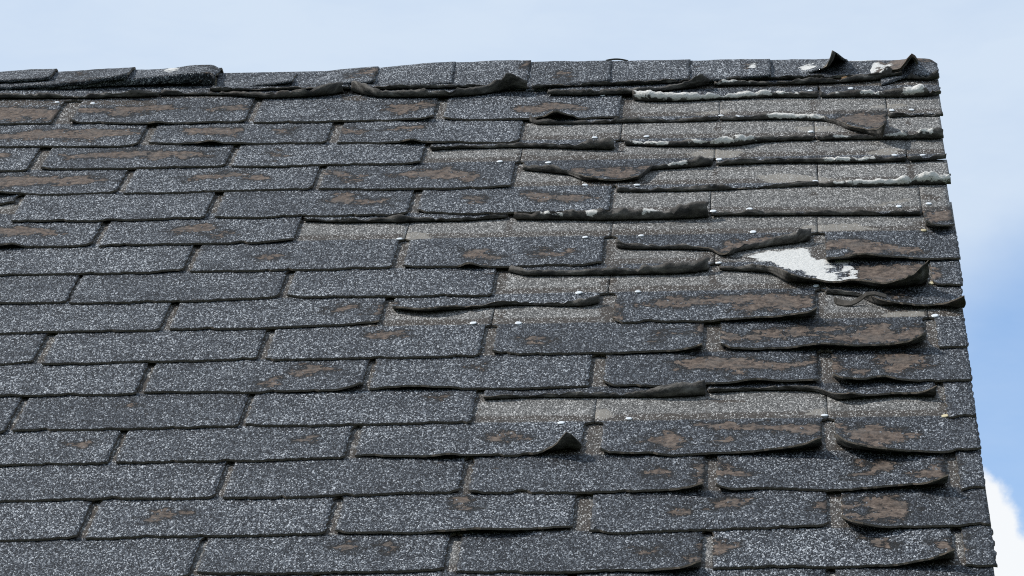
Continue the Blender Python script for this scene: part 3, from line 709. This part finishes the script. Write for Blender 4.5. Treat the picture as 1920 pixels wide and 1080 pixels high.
SLOTS = {}
tab_no = [0]
def build_tab(k, uL, uR, uLm, uRm, pts, fine=True):
    """uL..uR: the tab; uLm..uRm: how far its covered part reaches"""
    tab_no[0] += 1
    sid = tab_no[0]
    rr = np.random.default_rng(1000 + sid)
    width = uR - uL
    nu = max(6, int(width / ((0.0045 if any(len(p) > 3 and p[3] > 90 for p in pts) else 0.0065) if fine else 0.03)))
    um = np.linspace(uL, uR, nu)
    # edge parameters from the traced points
    pu, pvs, pell, pphi = [], [], [], []
    for p in pts:
        x, y = p[0], p[1]
        H = p[2] * 1e-3 if len(p) > 2 else 0.0
        if 0.0035 < H and (len(p) < 4 or p[3] < 90):
            H *= 1.5 if (x > 1100 and y > 470) else 1.3
        phi = p[3] if len(p) > 3 else (0.0 if H == 0 else 18 + H * 1000 * 1.3)
        ph = math.radians(phi)
        u0, v0 = on_plane(x, y, 0.004)
        nb = n_top(k, u0, v0) - TS
        if H == 0:
            u0, v0 = on_plane(x, y, nb)
            ell = 0.030; vs_ = v0 - ell; ph = 0.0
        elif phi < 90:
            u0, v0 = on_plane(x, y, nb + H)
            r = H / (1 - math.cos(ph)); vs_ = v0 - r * math.sin(ph); ell = r * ph
        else:
            u0, vs_ = on_plane(x, y, nb)
            r = max(H / 2 if phi > 150 else H / (1 - math.cos(ph)), 0.0036)
            ell = r * ph
        pu.append(u0); pvs.append(vs_); pell.append(ell); pphi.append(ph)
    od = np.argsort(pu); pu = np.array(pu)[od]
    pu = pu + np.arange(len(pu)) * 1e-6
    vs_ = pchip(um, pu, np.array(pvs)[od]); ell = pchip(um, pu, np.array(pell)[od]); phi = pchip(um, pu, np.array(pphi)[od])
    jag = wob1(um, sid, 9.0, 0.0016) + wob1(um, sid + 5000, 55.0, 0.0013)
    for _ in range(rr.integers(2, 6)):               # chipped edge
        jag = jag - rr.uniform(0.002, 0.007) * np.exp(-((um - rr.uniform(uL, uR)) / rr.uniform(0.003, 0.012)) ** 2)
    flat = phi < 0.02
    phi = phi + np.where(phi < 0.5, np.abs(wob1(um, sid + 77, 3.0, 0.05)), 0)
    roll_w = np.clip((phi - 1.4) / 1.0, 0, 1)
    ell = ell * (1 + roll_w * (wob1(um, sid + 31, 6.0, 0.22) + wob1(um, sid + 37, 30.0, 0.07)))
    phi = phi + roll_w * (wob1(um, sid + 41, 5.0, 0.55) + wob1(um, sid + 43, 26.0, 0.16))
    ell = ell * (1 + np.clip((phi - 0.3) / 0.6, 0, 1) * wob1(um, sid + 51, 60.0, 0.05))
    for _ in range(rr.integers(3, 7)):               # torn nicks in the free edge
        c_, w_n = rr.uniform(uL, uR), rr.choice([0.003, 0.005, 0.010, 0.025])
        cut = roll_w * rr.uniform(0.12, 0.45) * np.exp(-((um - c_) / w_n) ** 2)
        ell, phi = ell * (1 - cut), phi * (1 - cut)
    vs_ = vs_ + wob1(um, sid + 13, 4.0, 0.0012)
    ell = np.maximum(ell + jag, 0.004)
    # where the slot begins and where the sheet starts
    st = np.array([vb(k - 1, u) for u in um]) + 0.004
    if k <= -1:
        st = np.full(nu, VR + 0.035)
    vtop = np.maximum(np.array([vb(k, u) for u in um]) - 2 * EXPO - 0.03, VR + 0.012)
    st = np.maximum(st, vtop + 0.012)
    vs_ = np.maximum(vs_, st + 0.006)
    stub = np.max(phi) > 1.6
    n1 = 12 if fine else 3
    n2 = 16 if fine else 3
    n3 = (18 if stub else 8) if fine else 3
    rows_v = []
    for t in np.linspace(0, 1, n1): rows_v.append((vtop + (st - 0.003 - vtop) * t, None))
    rows_v.append((st + 0.003, None))
    for t in np.linspace(0, 1, n2 + 1)[1:]: rows_v.append((st + 0.003 + (vs_ - st - 0.003) * t, None))
    for t in np.linspace(0, 1, n3 + 1)[1:]: rows_v.append((vs_, t))
    nv = len(rows_v)
    top = np.zeros((nv, nu, 3)); bot = np.zeros((nv, nu, 3)); flatv = np.zeros((nv, nu)); ang = np.zeros((nv, nu))
    aa = np.linspace(0, 1, nu)
    for j, (vv, t) in enumerate(rows_v):
        s = vv if t is None else vs_ + ell * t
        w_slot = np.clip((np.mean(s) - np.mean(st) + 0.003) / 0.006, 0, 1)
        lw = uLm + (uL - uLm) * w_slot; rw = uRm + (uR - uRm) * w_slot
        sidej = 0.0009 * w_slot
        jl = float(wob1(np.array([np.mean(s)]), sid + 200, 28.0, sidej * 1.6)[0]); jr = float(wob1(np.array([np.mean(s)]), sid + 300, 28.0, sidej * 1.6)[0])
        uu = (lw + jl) * (1 - aa) + (rw + jr) * aa
        nb = np.array([n_top(k, u, v_) for u, v_ in zip(um, vv)]) - TS
        relax = 0.0007 * np.sin(uu * 37 + sid) * np.sin(s * 60 + sid * 2)
        if t is None:
            pv, pn, an = s, nb + (relax if j > n1 else 0), np.zeros(nu)
        else:
            an = phi * t
            r = ell / np.maximum(phi, 1e-4)
            # spiral in slightly on long rolls so that the sheet does not meet itself
            sh = 1 - 0.22 * np.clip((an - 2.6) / 3.0, 0, 1)
            pv = vs_ + np.where(phi > 1e-3, r * np.sin(an) * sh, ell * t)
            pn = nb + np.where(phi > 1e-3, r - r * np.cos(an) * sh, 0)
        th = TS * (1 - 0.45 * np.clip(phi / 2, 0, 1) * (0 if t is None else t))
        if t is not None:
            amt = 0.0020 * t * np.clip(phi / 1.2, 0, 1)
            cr_ = np.array([mnoise.fractal(Vector((u * 40, t * 2.6 + sid, sid * 3.1)), 0.7, 2.0, 4) for u in uu])
            pn = np.maximum(pn + cr_ * amt, nb)
            pv = pv + np.array([mnoise.fractal(Vector((u * 36, t * 2.2 - sid, sid * 1.7)), 0.7, 2.0, 4) for u in uu]) * amt
        # path is the underside; the granule side lies on the inner side of the bend
        bot[j, :, 0], bot[j, :, 1], bot[j, :, 2] = uu, -pv, pn
        top[j, :, 0] = uu
        top[j, :, 1] = -(pv - np.sin(an) * th)
        top[j, :, 2] = pn + np.cos(an) * th
        flatv[j] = s; ang[j] = an
    U = top[:, :, 0].ravel()
    SV = flatv.ravel()
    P = np.stack([U, SV], -1)
    def field(table, seed):
        out = np.full(len(P), -0.05)
        for poly in table.get(k, []):
            pp = []
            for (x, y) in poly:
                u0, v0 = on_plane(x, y, 0.006)
                pp.append((u0, v0))
            pp = np.array(pp)
            if pp[:, 0].max() < uL - 0.05 or pp[:, 0].min() > uR + 0.05:
                continue
            out = np.maximum(out, poly_sdf(P, pp))
        return out
    bare = field(BARE, 0); pale = field(PALE, 0); stn = field(STAIN, 0)
    for (a_, b_, kk) in SLOTS.get(k - 1, []):
        c0, c1 = vb(kk - 1, a_), vb(kk, a_)
        q = np.minimum(np.minimum(P[:, 0] - a_ + 0.004, b_ + 0.004 - P[:, 0]), np.minimum(P[:, 1] - c0, c1 + 0.006 - P[:, 1]))
        stn = np.maximum(stn, np.minimum(q, 0.009) - 0.004)
    lt = field(LICHEN_TOP, 0)
    if k == 7:
        lt = np.minimum(lt, -field({7: HOLES}, 0))
    crust = np.full(len(P), -0.05)
    for (x0, x1, sgth) in CRUST.get(k, []):
        ym = pts[len(pts) // 2][1]
        ua, ub = on_plane(x0, ym)[0], on_plane(x1, ym)[0]
        fx = np.minimum(U - ua, ub - U)
        A = ang.ravel()
        fy = np.minimum(A - 1.5, 3.4 - A) * 0.012
        crust = np.maximum(crust, np.minimum(fx, fy) - (1 - sgth) * 0.012 + 0.002)
    expo_top = np.array([vb(k - 1, u) for u in U])
    zone = SV - expo_top
    if k <= -1:
        zone = np.full(len(P), 0.1)
    offs = rr.uniform(-3, 3, 2)
    sheet = np.stack([U + offs[0], SV + offs[1], np.full(len(P), 0.37 * sid)], -1)
    tone = np.full(len(P), rr.normal(0, 0.022) + (0.02 if uL < 0.5 else -0.01))
    at = dict(sheet=sheet, zone=zone, bare=bare, pale=pale, stain=stn, lichen=lt, tone=tone)
    ab = dict(sheet=sheet + np.array([0.31, 0.17, 5.1]), zone=zone, bare=bare, pale=pale, stain=stn, lichen=crust, tone=tone)
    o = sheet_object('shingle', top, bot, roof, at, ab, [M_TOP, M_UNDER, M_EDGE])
    if k in LICHEN_TOP and lt.max() > 0.004:
        o['label'] = 'torn shingle tab with a large white lichen patch and bare brown felt'
    elif CRUST.get(k) and crust.max() > 0.001:
        o['label'] = 'shingle tab rolled back at its lower edge, the roll crusted white'
    elif stub:
        o['label'] = 'shingle tab rolled back at its lower edge, dark underside showing'
    elif bare.max() > 0.008:
        o['label'] = 'shingle tab with brown felt showing where the grit has worn off'
    return o

for k in range(-2, 23):
    tabs = ROWS.get(k)
    spans = []
    if tabs is None:                                  # below the frame: regular courses down to the eave
        par = row_parity(k)
        j = -5
        while True:
            a, b = (par + j) * W + 0.006, (par + j + 1) * W - 0.006
            vv = vb(k, 0)
            rk = u_rake(vv)
            if a > rk - 0.02: break
            b = min(b, rk)
            if b > U_L + 0.02:
                spans.append((max(a, U_L), b, None))
            j += 1
    else:
        first = True
        for (xl, xr, pts) in tabs:
            ym = np.mean([p[1] for p in pts])
            uR_ = (u_rake((k + 1) * EXPO) + rng.uniform(-0.003, 0.003)) if xr == 'rake' else on_plane(xr, pts[-1][1] + (pts[-1][2] if len(pts[-1]) > 2 else 0))[0]
            uL_ = (uR_ - W + 0.014) if xl is None else on_plane(xl, pts[0][1] + (pts[0][2] if len(pts[0]) > 2 and len(pts[0]) < 4 else 0))[0]
            spans.append((uL_, uR_, pts))
        # same courses carried on to the left, out of frame
        lead = []
        a = spans[0][0] - 0.016
        while a > U_L + 0.05:
            lead.append((max(a - W + 0.016, U_L), a, None))
            a -= W
        spans = lead[::-1] + spans
    SLOTS[k] = [(spans[i][1], spans[i+1][0], k) for i in range(len(spans) - 1)]
    for i, (a, b, pts) in enumerate(spans):
        am = a if i == 0 else 0.5 * (spans[i-1][1] + a) + 0.0006
        bm_ = b if i == len(spans) - 1 else 0.5 * (b + spans[i+1][0]) - (0.0006 if (i + k) % 3 == 0 else -0.0)
        fine = pts is not None
        if pts is None:
            # flush edge written straight in roof units
            class _P: pass
            v_e = vb(k, 0.5 * (a + b))
            # project the flush edge points to traced form
            pts = []
            for uu in (a, b):
                q = RC @ (np.array([uu, v_e, 0.004]) - CP)
                pts.append((960 + FPX * q[0] / q[2], 540 + FPX * q[1] / q[2]))
        build_tab(k, a, b, am, bm_, pts, fine)

# ------------------------------------------------------------------ ridge caps
CAPS = [  # (crest points, front edge points (x, y, lift mm), bare outline strength, lichen spots)
 dict(crest=[(-480,144),(-300,141),(-150,138)], front=[(-480,166,4),(-300,163,5),(-150,160,6)]),
 dict(crest=[(-330,143),(-150,140),(0,136)], front=[(-330,166,4),(-150,161,6),(-30,155,8)]),
 dict(crest=[(-215,141),(0,135),(60,130),(104,129)], front=[(-215,164,6),(0,151,17),(60,148,20),(98,142,23)]),
 dict(crest=[(-70,141),(90,135),(150,132),(250,126)], front=[(-70,168,5),(62,160,13),(150,153,19),(242,138,31)]),
 dict(crest=[(90,139),(235,132),(320,128),(370,122),(398,121),(410,127)], front=[(70,167,6),(200,153,16),(300,143,24),(360,138,28),(392,137,29),(408,146,26)], lich=[(320,131,.013)]),
 dict(crest=[(235,147),(410,141),(480,139),(555,135)], front=[(235,178,3),(350,171,3),(480,160,11),(553,151,19)]),
 dict(crest=[(390,146),(555,138),(640,130),(707,124)], front=[(390,174,3),(555,162,8),(640,156,12),(704,151,15)], bare=[(690,135,.014),(660,142,.006)]),
 dict(crest=[(540,141),(707,127),(800,118),(851,115)], front=[(540,170,3),(700,161,8),(780,158,10),(850,155,11)]),
 dict(crest=[(690,131),(851,117),(930,113),(992,112)], front=[(690,168,3),(850,160,7),(930,157,9),(992,153,11)], bare=[(985,118,.006)]),
 dict(crest=[(835,122),(992,115),(1080,114),(1145,113)], front=[(835,167,3),(992,163,7),(1042,159,9),(1145,150,13)], bare=[(1056,140,.008)]),
 dict(crest=[(990,119),(1145,114),(1200,113),(1293,111)], front=[(990,169,3),(1145,156,8),(1200,152,10),(1293,147,13)]),
 dict(crest=[(1140,118),(1293,113),(1380,111),(1445,110)], front=[(1140,161,3),(1300,152,9),(1332,149,11),(1443,140,17)], bare=[(1398,125,.004)], lich=[(1412,124,.008)]),
 dict(crest=[(1290,118),(1445,112),(1540,111),(1588,112)], front=[(1290,157,3),(1445,149,4),(1500,139,8),(1525,133,14),(1545,126,20),(1555,114,32),(1562,97,48),(1571,102,42),(1580,109,34),(1588,114,26)], lich=[(1511,127,.013)]),
 dict(crest=[(1440,121),(1590,114),(1660,113),(1718,112)], front=[(1440,158,3),(1590,148,5),(1620,143,6),(1640,139,9),(1652,134,12),(1663,136,9),(1676,131,15),(1686,130,18),(1698,117,32),(1710,101,46),(1716,106,40),(1722,116,28)], allbare=True, lich=[(1613,124,.030),(1620,129,.024),(1655,124,.012)]),
 dict(crest=[(1650,118),(1720,109),(1742,110),(1757,119)], front=[(1650,158,3),(1720,140,8),(1740,142,6),(1761,140,4)], bare=[(1728,112,.014)]),
]
SK = {2: {0:4,1:5,2:5,3:6}, 3: {0:5,1:6,2:7,3:9}, 4: {0:4,1:10,2:16,3:20,4:23,5:20}, 12: {4:1,5:1,6:1,7:1}, 13: {6:1,7:1,8:1}}
for ci, c in enumerate(CAPS):
    cr = [on_ridge(x, y, VR) for x, y in c['crest']]
    fr = []
    for (x, y, h) in c['front']:
        u0, v0 = on_plane(x, y, h * 1e-3 + 0.004)
        fr.append((u0, v0, h * 1e-3 + 0.004))
    ua, ub = 0.5 * (cr[0][0] + fr[0][0]), 0.5 * (cr[-1][0] + fr[-1][0])
    nu, n1, n2 = max(24, int((ub - ua) / 0.006)), 14, 8
    aa = np.linspace(0, 1, nu)
    uc = ua + (ub - ua) * aa
    cu, cn = [p[0] for p in cr], [p[1] for p in cr]
    fu, fv, fn = [p[0] for p in fr], [p[1] for p in fr], [p[2] for p in fr]
    nc = pchip(uc, cu, cn); ve = pchip(uc, fu, fv); ne = pchip(uc, fu, fn)
    ve = ve + wob1(uc, 400 + ci, 8.0, 0.002) + wob1(uc, 480 + ci, 45.0, 0.0012)
    nc = nc + wob1(uc, 600 + ci, 10.0, 0.0006)
    drop = pchip(uc, fu, [SK.get(ci, {}).get(i_, 4.5) for i_ in range(len(fu))]) * 0.95e-3
    nlow = ne - drop - np.abs(wob1(uc, 820 + ci, 14.0, 0.0012))
    rows_ = []
    for t in np.linspace(0, 1, n1):                   # front edge up to the ridge
        rows_.append((ve + (VR - ve) * t, ne + (nc - ne) * t ** (1.0 if ci != 4 else 0.6), t))
    rows_ = [(ve + 0.002 + 0.0 * q, ne - (ne - nlow) * q, -0.2 * q) for q in (1.0, 0.66, 0.33)] + rows_
    # round over the ridge and down the back
    for t in np.linspace(0, 1, n2 + 1)[1:]:
        s_ = 0.12 * t
        rows_.append((VR - s_ * ca * (0.5 + 0.5 * t) - 0.012 * (1 - (1 - t) ** 3), nc - s_ * sa * min(1, t * 1.6), 1 + t))
    nv = len(rows_)
    top = np.zeros((nv, nu, 3))
    jr = wob1(np.linspace(0, 1, nv), 700 + ci, 3.0, 0.0018)
    for j, (vv, nn, t) in enumerate(rows_):
        top[j, :, 0] = uc + aa * jr[j]
        top[j, :, 1] = -vv
        top[j, :, 2] = nn
    # soften the crest
    for _ in range(2):
        k0 = n1 + 2
        tt = top.copy()
        for j in range(k0 - 1, k0 + 3):
            top[j] = 0.25 * tt[j - 1] + 0.5 * tt[j] + 0.25 * tt[j + 1]
    top[:, :, 2] += 0.0015
    # thickness: along the local normal
    du = np.gradient(top, axis=1); dj = np.gradient(top, axis=0)
    nrm = np.cross(du, dj); nrm /= np.linalg.norm(nrm, axis=2, keepdims=True) + 1e-12
    bot = top - nrm * 0.0042
    top_f, bot_f = top[::-1], bot[::-1]               # keep the winding outward
    P = np.stack([top_f[:, :, 0].ravel(), -top_f[:, :, 1].ravel()], -1)
    N = len(P)
    sl = np.array([r_[2] for r_ in rows_][::-1])[:, None] * 0.15 + np.zeros(nu)[None, :]
    sheet = np.stack([P[:, 0] + ci * 1.7, sl.ravel() + ci, np.full(N, 2.3 * ci)], -1)
    def blobs(lst):
        out = np.full(N, -0.05)
        for (x, y, rad) in lst:
            # nearest surface point seen at that place
            pts3 = top_f.reshape(-1, 3)
            q = (np.stack([pts3[:, 0], -pts3[:, 1], pts3[:, 2]], -1) - CP) @ RC.T
            sx, sy = 960 + FPX * q[:, 0] / q[:, 2], 540 + FPX * q[:, 1] / q[:, 2]
            front = np.repeat(np.arange(nv)[::-1] <= n1 + 3, nu)
            i = np.argmin(np.where(front, (sx - x) ** 2 + (sy - y) ** 2, 1e9))
            out = np.maximum(out, rad - np.hypot(P[:, 0] - P[i, 0], (P[:, 1] - P[i, 1]) * 0.6))
        return out
    bare = np.full(N, 0.09) if c.get('allbare') else blobs(c.get('bare', []))
    if ci in (2, 3, 4, 5):
        bare = np.maximum(bare, -0.010 - 0.03 * np.abs(np.sin(P[:, 0] * 9 + ci)))
    at = dict(sheet=sheet, zone=np.full(N, 0.1), bare=bare, pale=np.full(N, -0.05), stain=np.full(N, -0.05), lichen=blobs(c.get('lich', [])),
              tone=np.full(N, rng.normal(0.055, 0.02)))
    ab = dict(at, lichen=np.full(N, -0.05))
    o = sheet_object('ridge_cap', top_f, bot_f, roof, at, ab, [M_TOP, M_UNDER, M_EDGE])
    if c.get('allbare'):
        o['label'] = 'ridge cap worn down to brown felt with a curled torn tip'

# ------------------------------------------------------------------ nails
NAILS = [(107,192),(174,194),(1130,179),(1519,170),(1595,166),(1352,217),(1382,219),(1672,207),(1709,206),(1115,258),(1212,256),(1520,247),
 (937,303),(1028,305),(1348,299),(1677,291),(1730,291),(1097,347),(1194,347),(1529,340),(1685,387),(1741,382),(1337,396),(1405,392),
 (749,448),(1097,445),(1202,442),(1412,435),(1347,493),(1530,536),(1085,549),(1196,547),(887,606),(972,606),(1753,592),
 (1052,793),(1179,785),(1546,779)]
OLD = [(1732,432),(1747,531),(1772,780)]
def nail_mesh(mat, rad):
    vs, fs = [], []
    n = 14
    for (r, z) in ((rad * 0.94, -0.0006), (rad, 0.0005), (rad * 0.82, 0.0012)):
        vs += [(r * math.cos(i * 6.2832 / n), r * math.sin(i * 6.2832 / n), z) for i in range(n)]
    for a in (0, n):
        fs += [(a + i, a + (i + 1) % n, a + n + (i + 1) % n, a + n + i) for i in range(n)]
    fs.append(tuple(range(2 * n, 3 * n)))
    me = bpy.data.meshes.new('nail')
    me.from_pydata(vs, [], fs)
    me.materials.append(mat)
    return me
nm_, no_ = nail_mesh(M_NAIL, 0.0052), nail_mesh(M_OLDNAIL, 0.0052)
for (x, y) in NAILS + OLD:
    u0, v0 = on_plane(x, y, 0.006)
    k = round(v0 / EXPO + 0.15)
    nn = n_top(k, u0, v0) + 0.0012
    u0, v0 = on_plane(x, y, nn)
    o = bpy.data.objects.new('nail', no_ if (x, y) in OLD else nm_)
    if (x, y) in OLD:
        o['label'] = 'yellow stained nail head'
    o.location = to_local(u0, v0, nn)
    sc = 0.92 if y < 200 else 1.0
    o.scale = (sc * random.uniform(.9, 1.08), sc * random.uniform(.9, 1.08), 1)
    o.rotation_euler = (random.uniform(-.10, .10), random.uniform(-.10, .10), random.uniform(0, 6))
    COL.objects.link(o)
    o.parent = roof

# ------------------------------------------------------------------ torn scraps still hanging on
def ribbon(name, pts, mat, thick=0.0022):
    """pts: list of (centre Vector, half-width Vector)"""
    vs, fs = [], []
    for (c, h) in pts:
        up = Vector((0, 0, thick / 2))
        h = h * 0.65
        vs += [c - h - up, c + h - up, c + h + up, c - h + up]
    for i in range(len(pts) - 1):
        a = 4 * i
        for q in range(4):
            fs.append((a + q, a + (q + 1) % 4, a + 4 + (q + 1) % 4, a + 4 + q))
    fs += [(3, 2, 1, 0), tuple(4 * (len(pts) - 1) + q for q in range(4))]
    return mesh_obj(name, [tuple(v_) for v_ in vs], fs, [mat], roof)
def rp(x, y, n):
    u0, v0 = on_plane(x, y, n)
    return to_local(u0, v0, n)
rb = [(rp(1564,561,.010), Vector((.001,.004,.004))), (rp(1570,566,.007), Vector((.001,.006,.005))), (rp(1582,569,.006), Vector((0,.008,.004))),
      (rp(1596,569,.007), Vector((0,.009,.002))), (rp(1606,565,.009), Vector((0,.006,.003))), (rp(1615,559,.013), Vector((0,.004,.004))),
      (rp(1624,552,.018), Vector((0,.004,.003))), (rp(1640,550,.019), Vector((0,.006,.002))), (rp(1662,556,.013), Vector((0,.007,.002)))]
o = ribbon('torn_strip', rb, M_TORN)
o['label'] = 'thin twisted strip torn from a shingle edge'
fl = []
for i in range(9):
    t = i / 8
    x = 1136 + 42 * t
    y = 115.0 - 4.0 * math.sin(math.pi * (0.10 + 0.85 * t))
    u0, n0 = on_ridge(x, y, VR - 0.004)
    fl.append((Vector((u0, -VR + 0.004, n0)), Vector((0, 0.006, -0.0020))))
o = ribbon('torn_flap', fl, M_UNDER, 0.003)
o['label'] = 'dark curved flap poking over the ridge between two caps'
sp = [(rp(1578,147,.012), Vector((0,.003,.001))), (rp(1586,144,.014), Vector((0,.004,.001))), (rp(1597,142,.013), Vector((0,.001,.001)))]
ribbon('wood_splinter', sp, M_WOOD, 0.002)
